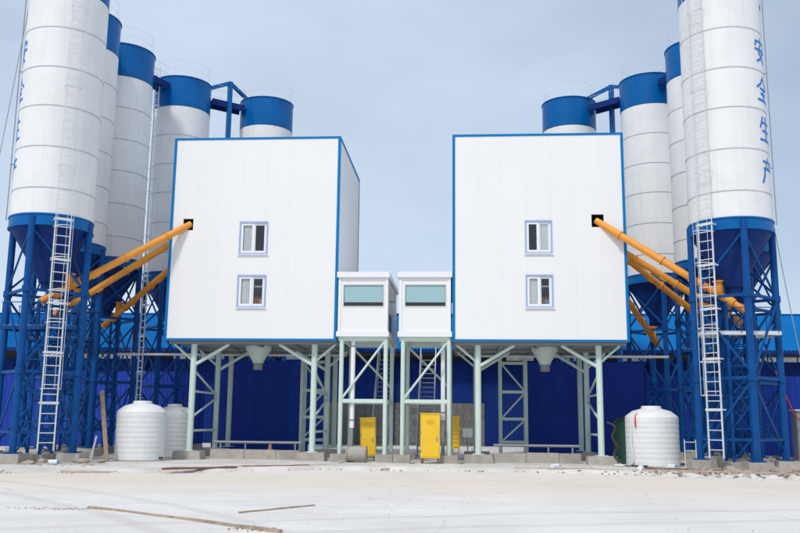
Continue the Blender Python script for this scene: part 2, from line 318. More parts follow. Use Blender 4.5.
for z in (TOP+.5, TOP+1.0): hr.lathe([(SR-.11, z-.004), (SR-.102, z-.004), (SR-.102, z+.004), (SR-.11, z+.004)], 40, closed=True)
for i in range(12):
    t = 2*math.pi*i/12; hr.tube((math.cos(t)*(SR-.1), math.sin(t)*(SR-.1), TOP), (math.cos(t)*(SR-.1), math.sin(t)*(SR-.1), TOP+1), .004, 6)
SM['rail'] = hr.mesh('handrail', M['rail'])
def silo(label, x, y, near=False):
    t = thing('cement_silo', label, 'silo', (x, y, GZ), 'cement silos in two arcs'); t.location.z = 0
    for k in range(6):
        put('shell_course', SM['course%d' % k], t)
        if k: put('seam_band', SM['seam%d' % k], t)
    put('cap', SM['cap'], t); put('ring_beam', SM['ring'], t); put('hopper_cone', SM['cone'], t); put('handrail', SM['rail'], t)
    for q in range(4):
        rz = q*math.pi/2; c, s_ = math.cos(rz), math.sin(rz)
        lg = put('leg', SM['leg'], t, (SR*s_, -SR*c, 0), rz)
        put('footing', SM['foot'], lg)
        for k in ('strut36', 'strut67', 'strut12'): put('strut', SM[k], t, None, rz)
        for k in ((0, 3, 4) if q % 2 else (1, 2, 5)) if near else range(6): put('brace', SM['b%d' % k], t, None, rz)
    return t
SL = {
 'L1': (-16.8, 33.7, 'tall white silo cut by the left edge, nearest on the left, with white caged ladder'),
 'L2': (-18.4, 38.8, 'mostly hidden white silo just behind the nearest left silo'),
 'L3': (-18.1, 42.8, 'white silo third in the left arc, blue cap between two nearer silos and the ladder'),
 'L4': (-16.3, 47.3, 'white blue-capped silo rising beside the top left corner of the left building'),
 'L5': (-12.1, 50.7, 'silo whose blue cap peeks over the roof of the left building'),
 'R1': (10.75, 35.1, 'tall white silo nearest on the right with caged ladder and blue characters'),
 'R2': (12.3, 39.5, 'white silo hidden behind the nearest right silo'),
 'R3': (12.2, 43.7, 'narrow visible white silo directly left of the nearest right silo'),
 'R4': (10.6, 48.1, 'white blue-capped silo rising beside the top right corner of the right building'),
 'R5': (6.5, 51.5, 'silo whose blue cap peeks over the roof of the right building')}
silos = {k: silo(l, x, y, k[1] == '1') for k, (x, y, l) in SL.items()}

# lettering on the two front silos
GLYPH = [
 [[(.5,1),(.54,.89)], [(.12,.86),(.07,.66)], [(.1,.84),(.9,.84)], [(.9,.84),(.84,.68)], [(.48,.72),(.3,.38),(.78,.02)], [(.72,.55),(.55,.2),(.15,0)], [(.05,.5),(.95,.5)]],
 [[(.5,1),(.3,.72),(.03,.55)], [(.5,1),(.7,.72),(.97,.55)], [(.25,.52),(.75,.52)], [(.28,.3),(.72,.3)], [(.06,.04),(.94,.04)], [(.5,.52),(.5,.04)]],
 [[(.27,.98),(.08,.55)], [(.2,.76),(.88,.76)], [(.22,.42),(.82,.42)], [(.05,.05),(.95,.05)], [(.52,1),(.52,.05)]],
 [[(.5,1),(.54,.9)], [(.12,.84),(.9,.84)], [(.32,.78),(.38,.62)], [(.7,.78),(.62,.62)], [(.15,.56),(.9,.56)], [(.2,.56),(.18,.3),(.03,0)]]]
def lettering(t, az):
    size = 1.02
    for gi, gl in enumerate(GLYPH):
        zc = (SEAMS[5-gi]+SEAMS[4-gi])/2 if False else (SEAMS[5-gi]+SEAMS[4-gi])/2
        b = MB()
        for si, st in enumerate(gl):
            rr = SR+0.006+0.0016*si
            for (u0_, v0_), (u1_, v1_) in zip(st, st[1:]):
                rr += 0.0008
                du, dv = u1_-u0_, v1_-v0_; ln = math.hypot(du, dv); nu, nv = -dv/ln*.048, du/ln*.048
                du, dv = du/ln*.03, dv/ln*.03
                N = 5; vs = []
                for i in range(N+1):
                    f = i/N; u = (u0_-du)+(u1_+du-u0_+du)*f; v = (v0_-dv)+(v1_+dv-v0_+dv)*f
                    for sg in (-1, 1):
                        for q in (SR+.001, rr):
                            a = az+((u+sg*nu)-.5)*size*.92/SR
                            vs.append((math.sin(a)*q, -math.cos(a)*q, zc+.06+((v+sg*nv)-.5)*size))
                fs = []
                for i in range(N):
                    k = i*4; fs += [(k+1, k+3, k+7, k+5), (k, k+1, k+5, k+4), (k+2, k+6, k+7, k+3), (k, k+4, k+6, k+2)]
                fs += [(0, 2, 3, 1), (N*4, N*4+1, N*4+3, N*4+2)]
                b.add(vs, fs)
        b.build('painted_character', M['letter'], t)
lettering(silos['R1'], R_(53)); lettering(silos['L1'], R_(-57))

def caged_ladder(t, az, z0, z1, w=.29, off=.30, heavy=RIM):
    """caged ladder fixed to a silo: local frame a = outwards, b = sideways"""
    a = Vector((math.sin(az), -math.cos(az), 0)); b = Vector((math.cos(az), math.sin(az), 0)); base = a*(SR+off)
    root = None; RM = min(heavy, z1-.5)
    for s in (-1, 1):
        r_ = MB().beam(base+b*w*s+Vector((0, 0, z0)), base+b*w*s+Vector((0, 0, RM)), .05, .05, up=a).beam(base+b*w*s+Vector((0, 0, RM)), base+b*w*s+Vector((0, 0, z1)), .028, .028, up=a)
        if root is None: root = r_.build('ladder', M['galv'], t)
        else: r_.build('ladder_rail', M['galv'], root)
    me = MB().tube(base-b*w, base+b*w, .02, 6).mesh('rung', M['galv'])
    z = z0+.3
    me2 = MB().tube(base-b*w, base+b*w, .011, 6).mesh('rung', M['galv'])
    while z < z1-.1: put('rung', me if z < RM else me2, root, (0, 0, z)); z += .36
    hoop = MB(); pts = []
    for i in range(11):
        q = math.pi*(i/10); pts.append(base+b*(math.cos(q)*.37)+a*(math.sin(q)*.62))
    for p, q in zip(pts, pts[1:]): hoop.beam(p, q, .012, .028)
    hm = hoop.mesh('cage_hoop', M['galv']); hoop2 = MB()
    for p, q in zip(pts, pts[1:]): hoop2.beam(p, q, .008, .014)
    hm2 = hoop2.mesh('cage_hoop', M['galv'])
    z = z0+2.3
    while z < z1: put('cage_hoop', hm if z < RM else hm2, root, (0, 0, z)); z += 1.25 if z < RM else .9
    for i in (2, 5, 8):
        MB().beam(pts[i]+Vector((0, 0, z0+2.3)), pts[i]+Vector((0, 0, z1)), .014, .01, up=a).build('cage_bar', M['galv'], root)
    for z in [2.4, 4.3, 6.2, 7.9, 9.5, 11.65, 15.0, 18.4]:
        br = MB()
        bw, bh = (.05, .09) if z < RIM else (.02, .025)
        for s in (-1, 1): br.beam(base+b*w*s+a*.02+Vector((0, 0, z)), base-a*off+b*w*s+Vector((0, 0, z)), bw, bw)
        br.beam(base-b*w*1.2+a*.03+Vector((0, 0, z)), base+b*w*1.2+a*.03+Vector((0, 0, z)), .03, bh)
        br.build('ladder_bracket', M['galv'], root)
caged_ladder(silos['R1'], R_(-46), .62, TOP+1.0); caged_ladder(silos['L1'], R_(39), .62, TOP+1.0)
caged_ladder(silos['L4'], R_(-33), .62, TOP+.6, w=.17, off=.2, heavy=30)
# fill pipes and red beacon
for k, az in (('L1', -66), ('R1', 74)):
    a = Vector((math.sin(R_(az)), -math.cos(R_(az)), 0))*(SR+.12)
    p = MB().tube(a+Vector((0, 0, RIM+.1)), a+Vector((0, 0, TOP+.3)), .022, 8); p.tube(a+Vector((0, 0, TOP+.28)), a*.6+Vector((0, 0, TOP+.42)), .03, 8)
    for z in (12, 16, 20): p.beam(a*1.02+Vector((0, 0, z)), a*.93+Vector((0, 0, z)), .04, .04)
    p.build('fill_pipe', M['grey'], silos[k])
a = Vector((math.sin(R_(62)), -math.cos(R_(62)), 0))*(SR+.1)
MB().lathe([(0, 20.02), (.06, 20.02), (.06, 20.14), (.03, 20.2), (0, 20.2)], 10, (a.x, a.y, 0)).build('beacon', M['red'], silos['L1'])
# service platforms with handrail inside the legs of the front silos
for k in ('L1', 'R1', 'L2', 'R3'):
    pf = MB(); z = 5.35
    for s in (-1, 1): pf.beam((-1.5, s*.62, z), (1.5, s*.62, z), .08, .14); pf.beam((s*1.46, -.6, z), (s*1.46, .6, z), .08, .14)
    d = pf.build('platform', M['rail'] if k == 'R1' else M['leg'], silos[k])
    for i in range(11): MB().beam((-1.35+i*.27, -.62, z+.09), (-1.35+i*.27, .62, z+.09), .2, .025).build('deck_plank', M['grey'], d)
    hr = MB()
    for s in (-1, 1):
        hr.tube((-1.45, s*.66, z+1.0), (1.45, s*.66, z+1.0), .02, 6)
        for x in (-1.4, 0, 1.4): hr.tube((x, s*.66, z), (x, s*.66, z+1.0), .018, 6)
    hr.build('platform_rail', M['leg'], d)

tp = MB().box(-.68, .68, -.68, .68, GZ-.1, .45).mesh('tower_plinth', M['concrete'])
tw = MB().box(-.05, .05, -.05, .05, .45, 6.6).mesh('inner_post', M['leg'])
tb = []
for za, zb in ((.5, 1.7), (1.7, 2.9), (2.9, 4.1), (4.1, 5.3), (5.3, 6.5)): tb.append(MB().beam((-.5, -.5, za), (.5, -.5, zb), .05, .05).mesh('inner_brace', M['leg']))
ts = MB().beam((-.5, -.5, 0), (.5, -.5, 0), .05, .05).mesh('inner_strut', M['leg'])
for k in ('L1', 'R1', 'L2', 'L3', 'R3', 'R2'):
    tr_ = None
    for sx, sy in ((-1, -1), (1, -1), (1, 1), (-1, 1)):
        o_ = put('inner_tower' if tr_ is None else 'inner_post', tw, silos[k] if tr_ is None else tr_, (sx*.5, sy*.5, 0) if tr_ is None else (sx*.5+.5, sy*.5+.5, 0)); tr_ = tr_ or o_
    put('tower_plinth', tp, tr_, (.5, .5, 0))
    for q in range(4):
        for i, me in enumerate(tb):
            put('inner_brace', me, tr_, (.5, .5, 0), q*math.pi/2+(math.pi if i % 2 else 0))
        for z in (1.7, 2.9, 4.1, 5.3): put('inner_strut', ts, tr_, (.5, .5, z), q*math.pi/2)

# walkways between silo tops
def walkway(ka, kb, label, gantry=False):
    a = Vector((*SL[ka][:2], 0)); b = Vector((*SL[kb][:2], 0)); d = (b-a).normalized(); a1 = a+d*(SR+.05); b1 = b-d*(SR+.05); n = Vector((-d.y, d.x, 0))
    mid = (a1+b1)/2; t = thing('silo_walkway', label, 'walkway', (mid.x, mid.y, 20.2), 'walkways between silo tops'); o = (mid.x, mid.y, 20.2)
    for s in (-1, 1):
        p, q = a1+n*.42*s, b1+n*.42*s
        MB(o).beam(p+Vector((0, 0, 20.35)), q+Vector((0, 0, 20.35)), .08, .34).build('side_beam', M['navy'], t)
        h = MB(o)
        for z in (21.0, 21.45): h.tube(p+Vector((0, 0, z)), q+Vector((0, 0, z)), .008, 6)
        h.build('handrail', M['rail'], t)
    MB(o).beam(a1+Vector((0, 0, 20.4)), b1+Vector((0, 0, 20.4)), .75, .04).build('deck', M['navy'], t)
    if gantry:
        g = MB(o); g.beam(mid-n*.5+Vector((0, 0, GZ)), mid-n*.5+Vector((0, 0, 21.75)), .24, .24, up=d); g.build('post', M['blue'], t)
        for e in (a+d*(SR-.25), b-d*(SR-.25)):
            MB(o).beam(mid-n*.5+Vector((0, 0, 21.68)), e+Vector((0, 0, 21.12)), .16, .2).build('gantry_beam', M['blue'], t)
for s, w_ in (('L', 'left'), ('R', 'right')):
    walkway(s+'4', s+'5', 'blue walkway and tall gantry post between the two rearmost silos behind the %s building' % w_, True)
    walkway(s+'3', s+'4', 'navy walkway joining the third and fourth silo tops of the %s arc' % w_)
    walkway(s+'2', s+'3', 'navy walkway joining the second and third silo tops of the %s arc' % w_)

# ------------------------------------------------------------------ screw conveyors
def conveyor(p0, p1, label, r=.15, motor=True):
    p0, p1 = Vector(p0), Vector(p1); d = (p1-p0).normalized(); t = thing('screw_conveyor', label, 'screw conveyor', p0, 'orange screw conveyors'); o = p0
    MB(o).tube(p0, p1, r, 20).build('tube', M['orange'], t)
    ln = (p1-p0).length; k = 0.9; fm = None
    while k < ln-.3:
        MB(o).tube(p0+d*(k-.025), p0+d*(k+.025), r+.045, 20).build('flange', M['orange'], t); k += 2.1
    for k in (1.6, 3.7):
        if k < ln-.5:
            c = p0+d*k+Vector((0, 0, -r)); MB(o).beam(c-d*.16, c+d*.16, .16, .1).build('inspection_hatch', M['orange'], t)
    if motor:
        e = p0-d*.15
        MB(o).tube(p0-d*.3, p0, r+.05, 18).build('end_bearing', M['orange'], t)
        g_ = MB(o); g_.tube(p0-d*.3, p0-d*.55, .14, 14); g_.build('gearbox', M['orange'], t)
        mo = MB(o).tube(p0-d*.55, p0-d*.80, .15, 18).build('motor', M['orange'], t)
        f = MB(o)
        for i in range(3): f.tube(p0-d*(.60+i*.065), p0-d*(.62+i*.065), .17, 18)
        f.build('cooling_fin', M['orange'], mo)
        MB(o).tube(p0-d*.80, p0-d*.87, .16, 18).build('fan_cover', M['orange'], mo)
        # inlet chute up to the cone outlet
        c = p0+d*.35
        ch = MB(o).tube(c+Vector((0, 0, .05)), c+Vector((0, 0, .55)), .17, 14); ch.tube(c+Vector((0, 0, .5)), c+Vector((0, 0, .56)), .25, 14); ch.build('inlet_chute', M['orange'], t)
    return t
conveyor((-16.30, 33.92, 6.91), (-12.1, 37.12, 10.40), 'topmost orange screw conveyor entering the square hole in the left building front')
conveyor((-18.05, 38.6, 6.95), (-12.85, 38.6, 10.22), 'middle orange screw conveyor on the left, running behind the left building edge')
conveyor((-17.75, 43.0, 6.92), (-12.85, 40.25, 9.97), 'lowest orange screw conveyor beside the left building')
conveyor((10.45, 35.07, 6.74), (5.72, 37.12, 10.45), 'topmost orange screw conveyor entering the square hole in the right building front')
conveyor((12.0, 39.4, 6.45), (6.9, 38.75, 9.55), 'second orange screw conveyor on the right, close under the topmost one')
conveyor((11.75, 43.6, 7.0), (6.9, 40.7, 10.05), 'third orange screw conveyor from the top, right of the right building')
conveyor((10.35, 48.0, 6.35), (6.9, 40.4, 8.45), 'lowest short orange screw conveyor beside the right building')

# ------------------------------------------------------------------ mixing buildings
YF, YB = 37.0, 44.2
def slab_with_holes(b, x0, x1, z0, z1, holes, y0, y1):
    hs = [h for h in holes if h[0] < x1 and h[1] > x0]
    xs = sorted({x0, x1, *[min(max(v, x0), x1) for h in hs for v in h[:2]]}); zs = sorted({z0, z1, *[min(max(v, z0), z1) for h in hs for v in h[2:4]]})
    for xa, xb in zip(xs, xs[1:]):
        run = None
        for za, zb in zip(zs, zs[1:]):
            cx, cz = (xa+xb)/2, (za+zb)/2
            if any(h[0] < cx < h[1] and h[2] < cz < h[3] for h in hs):
                if run: b.box(xa, xb, y0, y1, *run); run = None
            else: run = (run[0], zb) if run else (za, zb)
        if run: b.box(xa, xb, y0, y1, *run)
def window(o, t, x0, x1, z0, z1, blind_left, things_in):
    w = MB(o); y = YF-.035
    for a in ((x0-.012, x1+.012, z1-.045, z1+.015), (x0-.012, x1+.012, z0-.015, z0+.045)): w.box(a[0], a[1], y, YF+.05, a[2], a[3])
    w.box(x0-.012, x0+.045, y, YF+.05, z0+.045, z1-.045); w.box(x1-.045, x1+.012, y, YF+.05, z0+.045, z1-.045)
    win = w.build('window', M['palebl'], t)
    MB(o).box(x0-.06, x1+.06, YF-.075, YF-.036, z0-.05, z0-.018).build('sill', M['frame'], win)
    xm = (x0+x1)/2
    for i, (a, b_) in enumerate(((x0+.045, xm+.03), (xm-.03, x1-.045))):
        yy = YF+.005+.03*i; s = .11; e = .045
        f = MB(o); f.box(a, b_, yy, yy+.03, z0+e, z0+e+s); f.box(a, b_, yy, yy+.03, z1-e-s, z1-e)
        f.box(a, a+s, yy, yy+.03, z0+e+s, z1-e-s); f.box(b_-s, b_, yy, yy+.03, z0+e+s, z1-e-s)
        f.build('sash', M['frame'], win)
        MB(o).box(a+s-.01, b_-s+.01, yy+.012, yy+.018, z0+e+s-.01, z1-e-s+.01).build('pane', M['glass'], win)
        if (i == 0) == blind_left:
            bl = MB(o); k = a+.03
            while k < b_-.05: bl.beam((k, YF+.085, z0+.1), (k, YF+.085, z1-.1), .05, .006, up=(.3, 1, 0)); k += .047
            bl.box(a+.02, b_-.02, YF+.12, YF+.125, z0+.1, z1-.1)
            bl.build('blind', M['blind'], win)
def building(x0, x1, cols, wins, hole, hop_x, side, label, latt):
    z0, z1 = 5.27, 14.28; o = ((x0+x1)/2, (YF+YB)/2, 0)
    t = thing('mixing_building', label, 'building', o, 'white mixing buildings on legs')
    holes = [(w[0], w[1], w[2], w[3]) for w in wins]+[hole]
    # backing liner then single panels with open joints
    ln = MB(o); slab_with_holes(ln, x0+.06, x1-.06, z0+.02, z1-.02, holes, YF+.066, YF+.10)
    ln.box(x0+.066, x0+.10, YF+.10, YB-.10, z0+.02, z1-.02); ln.box(x1-.10, x1-.066, YF+.10, YB-.10, z0+.02, z1-.02); ln.box(x0+.06, x1-.06, YB-.10, YB-.066, z0+.02, z1-.02)
    ln.build('inner_wall', M['blind'], t)
    nP = 7; pw = (x1-x0)/nP
    for i in range(nP):
        xa, xb = x0+i*pw+.0007, x0+(i+1)*pw-.0007; za = z0
        for h in sorted([h for h in holes if h[0] <= xa and h[1] >= xb], key=lambda h: h[2])+[(0, 0, z1, z1)]:
            p = MB(o); slab_with_holes(p, xa, xb, za, h[2], holes, YF, YF+.06); p.build('wall_panel', M['panel'], t); za = h[3]
        MB(o).box(x0+i*pw+.003, x0+(i+1)*pw-.003, YB-.06, YB, z0, z1).build('wall_panel', M['panel'], t)
    for s in (x0, x1):
        xa, xb = (s, s+.06) if s == x0 else (s-.06, s)
        for i in range(7):
            d_ = (YB-YF-.13)/7; MB(o).box(xa, xb, YF+.065+i*d_+.003, YF+.065+(i+1)*d_-.003, z0, z1).build('wall_panel', M['panel'], t)
    MB(o).box(x0+.01, x1-.01, YF+.01, YB-.01, z1+.001, z1+.05).build('roof', M['panel'], t)
    MB(o).box(x0+.1, x1-.1, YF+.1, YB-.1, z0+.03, z0+.10).build('floor', M['grey'], t)
    MB(o).box(x0+.1, x1-.1, YF+.1, YB-.1, 7.55, 7.62).build('floor', M['grey'], t)
    # blue edge trim
    w_, p_ = .095, .022
    for nm, a in (('corner_trim', (x0-p_, x0+w_, YF-p_, YF-.002, z0-.06, z1+.08)), ('corner_trim', (x1-w_, x1+p_, YF-p_, YF-.002, z0-.06, z1+.08)),
                  ('eaves_trim', (x0+w_, x1-w_, YF-p_, YF-.002, z1-.02, z1+.08)), ('base_trim', (x0+w_, x1-w_, YF-p_, YF-.002, z0-.06, z0+.03)),
                  ('corner_trim', (x0-p_, x0-.002, YF-.002, YF+w_, z0-.06, z1+.08)), ('corner_trim', (x1+.002, x1+p_, YF-.002, YF+w_, z0-.06, z1+.08)),
                  ('eaves_trim', (x0-p_, x0-.002, YF+w_, YB+p_, z1-.05, z1+.08)), ('eaves_trim', (x1+.002, x1+p_, YF+w_, YB+p_, z1-.05, z1+.08)),
                  ('base_trim', (x0-p_, x0-.002, YF+w_, YB+p_, z0-.06, z0+.08)), ('base_trim', (x1+.002, x1+p_, YF+w_, YB+p_, z0-.06, z0+.08)),
                  ('corner_trim', (x0-p_, x0-.002, YB-w_, YB-.0, z0+.08, z1-.05)), ('corner_trim', (x1+.002, x1+p_, YB-w_, YB-.0, z0+.08, z1-.05))):
        MB(o).box(*a).build(nm, M['trim'], t)
    # hole reveal
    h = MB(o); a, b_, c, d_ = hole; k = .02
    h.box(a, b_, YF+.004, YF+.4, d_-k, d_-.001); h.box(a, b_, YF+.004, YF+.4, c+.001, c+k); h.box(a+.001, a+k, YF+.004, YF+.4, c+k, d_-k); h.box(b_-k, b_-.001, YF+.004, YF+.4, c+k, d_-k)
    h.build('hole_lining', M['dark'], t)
    for w in wins: window(o, t, *w)
    # machinery seen through the lower window
    mx_ = wins[1]; cx = mx_[1]-.32
    mm = MB(o).tube((cx-.5, YF+.75, mx_[2]+.28), (cx+.6, YF+.75, mx_[2]+.28), .3, 16); mm.box(cx-.3, cx+.3, YF+.5, YF+1.0, mx_[2]-.35, mx_[2]+.05); mm.build('gear_motor', M['orange'], t)
    # floor steel
    for yy in (YF+.6, YF+4.5, YB-.35): MB(o).box(x0+.05, x1-.05, yy-.09, yy+.09, z0-.17, z0-.062).build('floor_beam', M['grey'], t)
    for i in range(5):
        xx = x0+.5+i*(x1-x0-1)/4; MB(o).box(xx-.06, xx+.06, YF+.7, YB-.45, z0-.16, z0-.062).build('floor_beam', M['grey'], t)
    MB(o).box(x0+.02, x1-.02, YF+.02, YB-.02, z0-.05, z0-.005).build('soffit', M['grey'], t)
    # legs with knee braces and footings
    rows = (YF+.6, YF+4.5, YB-.35)
    for xc in cols:
        for ri, yy in enumerate(rows):
            rr = .135 if ri == 0 else .125
            c = MB(o); c.tube((xc, yy, .52), (xc, yy, z0-.17), rr, 18); c.box(xc-.25, xc+.25, yy-.25, yy+.25, .50, .53)
            cl = c.build('column', M['green'], t)
            if ri < 2:
                f = MB(o); w2 = .62
                f.add([(xc-w2, yy-w2*.7, GZ-.1), (xc+w2, yy-w2*.7, GZ-.1), (xc+w2, yy+w2*.7, GZ-.1), (xc-w2, yy+w2*.7, GZ-.1), (xc-w2+.03, yy-w2*.7+.02, .49), (xc+w2-.04, yy-w2*.7+.03, .50), (xc+w2-.03, yy+w2*.7-.03, .50), (xc-w2+.04, yy+w2*.7-.03, .49)],
                      [(0,3,2,1),(4,5,6,7),(0,1,5,4),(1,2,6,5),(2,3,7,6),(3,0,4,7)]); f.build('footing', M['concrete'], cl)
                inn = 1 if xc < o[0] else -1
                MB(o).tube((xc+inn*.1, yy, 4.22), (xc+inn*1.55, yy, z0-.17), .075, 10).build('brace', M['green'], t)
                MB(o).tube((xc-inn*.1, yy, 4.42), (xc-inn*.9, yy, z0-.17), .055, 10).build('brace', M['green'], t)
        for (ya, za), (yb, zb) in (((rows[0], 4.0), (rows[1], 2.95)), ((rows[0], 1.9), (rows[1], 2.85)), ((rows[0], 1.35), (rows[1], 1.35)), ((rows[0], 3.05), (rows[1], 3.05))):
            MB(o).tube((xc, ya, za), (xc, yb, zb), .05, 8).build('brace', M['green'], t)
    # discharge hopper
    h = MB(o).lathe([(.0, z0-.06), (.60, z0-.06), (.60, z0-.2), (.26, 4.50), (.26, 4.43)], 24, (hop_x, YF+3.0, 0)); h.build('hopper', M['green'], t)
    MB(o).lathe([(.2, 4.43), (.215, 4.44), (.215, 4.14), (.19, 4.12)], 20, (hop_x, YF+3.0, 0)).build('spout', M['grey'], t)
    return t
bl = building(-12.97, -5.44, (-11.8, -6.45), ((-9.83, -8.58, 8.98+.03, 10.46, True, 0), (-9.83, -8.58, 6.66, 8.07, True, 1)), (-12.40, -11.95, 10.10, 10.62), -9.5, 1,
              'white panelled building on pale green legs, left of the two, blue edge trim', None)
br = building(-0.43, 6.95, (0.63, 5.75), ((2.68, 3.82, 9.0, 10.44, False, 0), (2.68, 3.82, 6.66, 8.06, True, 1)), (5.52, 6.04, 10.14, 10.70), 3.7, -1,
              'white panelled building on pale green legs, right of the two, blue edge trim', None)
MB(br.location).box(3.52, 3.68, 37.22, 37.36, 6.82, 7.02).build('control_box', M['bottleblue'], br)

# lattice hoist frames under the buildings
def lattice(x0, x1, y, label):
    o = ((x0+x1)/2, y, GZ); t = thing('lattice_frame', label, 'steel frame', o, 'pale green lattice frames')
    for x in (x0, x1):
        for dy in (0, .9): MB(o).box(x-.07, x+.07, y+dy-.07, y+dy+.07, GZ, 5.0).build('post', M['green'], t)
    for z in (.9, 2.0, 3.3, 4.7): MB(o).box(x0+.07, x1-.07, y-.05, y+.05, z-.07, z+.07).build('cross_bar', M['green'], t)
    for a, b_ in ((3.35, 4.65), (3.25, 2.05), (1.95, .95)):
        fl_ = a > b_ and a > 3
        MB(o).tube((x0+.07, y, b_ if a != 3.35 else b_), (x1-.07, y, a), .045, 8).build('brace', M['green'], t)
lattice(1.82, 3.06, 43.2, 'pale green lattice frame standing behind the legs of the right building')
lattice(-8.0, -6.8, 43.2, 'pale green lattice frame half hidden behind the legs of the left building')

# ------------------------------------------------------------------ control cabins and their stands
def cabin(x0, x1, wx0, wx1, label, labelstand):
    y0, y1 = 37.0, 42.2; o = ((x0+x1)/2, (y0+y1)/2, 5.42); t = thing('control_cabin', label, 'cabin', o, 'white control cabins')
    hz0, hz1 = 6.72, 7.63
    f = MB(o); slab_with_holes(f, x0+.05, x1-.05, 5.62, 7.96, [(wx0, wx1, hz0, hz1)], y0+.03, y0+.09)
    f.build('front_wall', M['panel'], t)
    MB(o).box(x0+.05, x0+.11, y0+.09, y1, 5.62, 7.96).build('side_wall', M['panel'], t)
    MB(o).box(x1-.11, x1-.05, y0+.09, y1, 5.62, 7.96).build('side_wall', M['panel'], t)
    MB(o).box(x0+.11, x1-.11, y1-.06, y1, 5.62, 7.96).build('rear_wall', M['panel'], t)
    for xx in (x0+.02, x1-.14): MB(o).box(xx, xx+.12, y0+.0, y0+.028, 5.62, 7.96).build('corner_post', M['frame'], t)
    MB(o).box(x0-.04, x1+.04, y0-.09, y1+.08, 7.962, 8.20).build('roof', M['frame'], t)
    MB(o).box(x0-.03, x1+.03, y0-.05, y1+.05, 5.40, 5.618).build('base_frame', M['frame'], t)
    w = MB(o); s = .045; y = y0+.015
    w.box(wx0-s, wx1+s, y, y+.05, hz1, hz1+s); w.box(wx0-s, wx1+s, y, y+.05, hz0-s, hz0); w.box(wx0-s, wx0, y, y+.05, hz0, hz1); w.box(wx1, wx1+s, y, y+.05, hz0, hz1)
    win = w.build('window', M['blind'], t)
    MB(o).box(wx0-.005, wx1+.005, y0+.05, y0+.056, hz0-.005, hz1+.005).build('pane', M['glass'], win)
    MB(o).box(wx0+.01, wx1-.01, y0+.066, y0+.07, hz0+.17, hz1-.003).build('roller_blind', M['teal'], win)
    MB(o).box(x0+.3, x1-.3, y0+.3, y0+.9, 6.3, 6.75).build('desk', M['grey'], t)
    d = MB(o).box(x1-.05, x1-.03, y0+2.6, y0+3.4, 5.65, 7.6).build('door', M['frame'], t)
    MB(o).tube((x1-.03, y0+2.7, 6.6), (x1+.02, y0+2.7, 6.6), .03, 8).build('door_handle', M['grey'], d)
    ac = MB(o).box(x1-.048, x1+.14, y0+1.2, y0+1.9, 7.1, 7.6).build('air_conditioner', M['blind'], t)
    MB(o).box(x1-.05, x1-.035, y0+.9, y0+2.1, 5.75, 6.5).build('side_plate', M['trim'], t)
    # steel stand
    o2 = ((x0+x1)/2, (y0+y1)/2, GZ); st = thing('cabin_stand', labelstand, 'steel stand', o2, 'steel stands under the cabins')
    pa, pb = x0+.20, x1-.10; ys_ = (37.15, 40.4)
    for x in (pa, pb):
        for yy in ys_:
            p = MB(o2).tube((x, yy, .47), (x, yy, 5.36), .095, 14).build('post', M['green'], st)
            MB(o2).box(x-.36, x+.36, yy-.36, yy+.36, GZ-.08, .47).build('footing', M['concrete'], p)
    for i, yy in enumerate(ys_):
        MB(o2).box(pa+.08, pb-.08, yy-.06, yy+.06, 2.60, 2.76).build('cross_beam', M['green'], st)
        za, zb = (2.80, 5.2) if i == 0 else (5.2, 3.4)
        MB(o2).tube((pa+.06, yy, za), (pb-.06, yy, zb), .05, 8).build('brace', M['green'], st)
        MB(o2).box(x0+.05, x1-.05, yy-.07, yy+.07, 5.22, 5.398).build('top_beam', M['green'], st)
    for x in (pa, pb):
        MB(o2).box(x-.06, x+.06, ys_[0]+.08, ys_[1]-.08, 2.6, 2.76).build('cross_beam', M['green'], st)
        MB(o2).box(x-.07, x+.07, ys_[0]+.075, ys_[1]-.075, 5.22, 5.396).build('top_beam', M['green'], st)
cabin(-5.40, -3.20, -5.14, -3.43, 'white control cabin with teal blind, left of the pair, against the left building', 'pale green braced stand under the left cabin')
cabin(-2.76, -0.50, -2.47, -0.75, 'white control cabin with teal blind, right of the pair, against the right building', 'pale green braced stand under the right cabin')
def downpipe(x, y, z0, z1, label):
    b = MB((x, y, z0)); b.tube((x, y, z0), (x, y, z1), .10, 14)
    b2 = thing('drain_pipe', label, 'pipe', (x, y, z0), 'white pipes below the cabins'); b.build('pipe', M['frame'], b2)
    MB((x, y, z0)).tube((x, y, GZ), (x, y, z0), .07, 12).build('lower_pipe', M['grey'], b2)
    for z in (z0+.3, z1-.4): MB((x, y, z0)).tube((x, y, z), (x, y, z+.06), .118, 14).build('clamp', M['grey'], b2)
downpipe(-4.72, 37.3, 1.55, 5.38, 'white pipe hanging beside the left post of the left cabin stand')
downpipe(-0.86, 37.75, 1.9, 5.38, 'white pipe hanging beside the right post of the right cabin stand')

# steep stairs behind the cabins
def stair(x, y, z1, rise, label):
    o = (x, y, GZ); t = thing('steel_stair', label, 'stair', o, 'steep stairs up to the cabins'); run = rise*.75
    for s in (-1, 1):
        MB(o).beam((x+s*.38, y, GZ), (x+s*.38, y+run, z1), .06, .2).build('stringer', M['grey'], t)
        h = MB(o).tube((x+s*.40, y, GZ+1), (x+s*.40, y+run, z1+1), .022, 8)
        for k in range(5):
            f = k/4; h.tube((x+s*.40, y+run*f, GZ+(z1-GZ)*f), (x+s*.40, y+run*f, GZ+(z1-GZ)*f+1), .018, 6)
        h.build('handrail', M['galv'], t)
    nst = int(rise/.24); me = MB().box(-.36, .36, -.12, .12, -.02, .02).mesh('tread', M['grey'])
    for i in range(1, nst): put('tread', me, t, (0, run*i/nst, (z1-GZ)*i/nst))
stair(-1.85, 43.0, 5.3, 5.15, 'steel stair behind the right cabin stand')
stair(-4.1, 43.0, 5.3, 5.15, 'steel stair behind the left cabin stand')

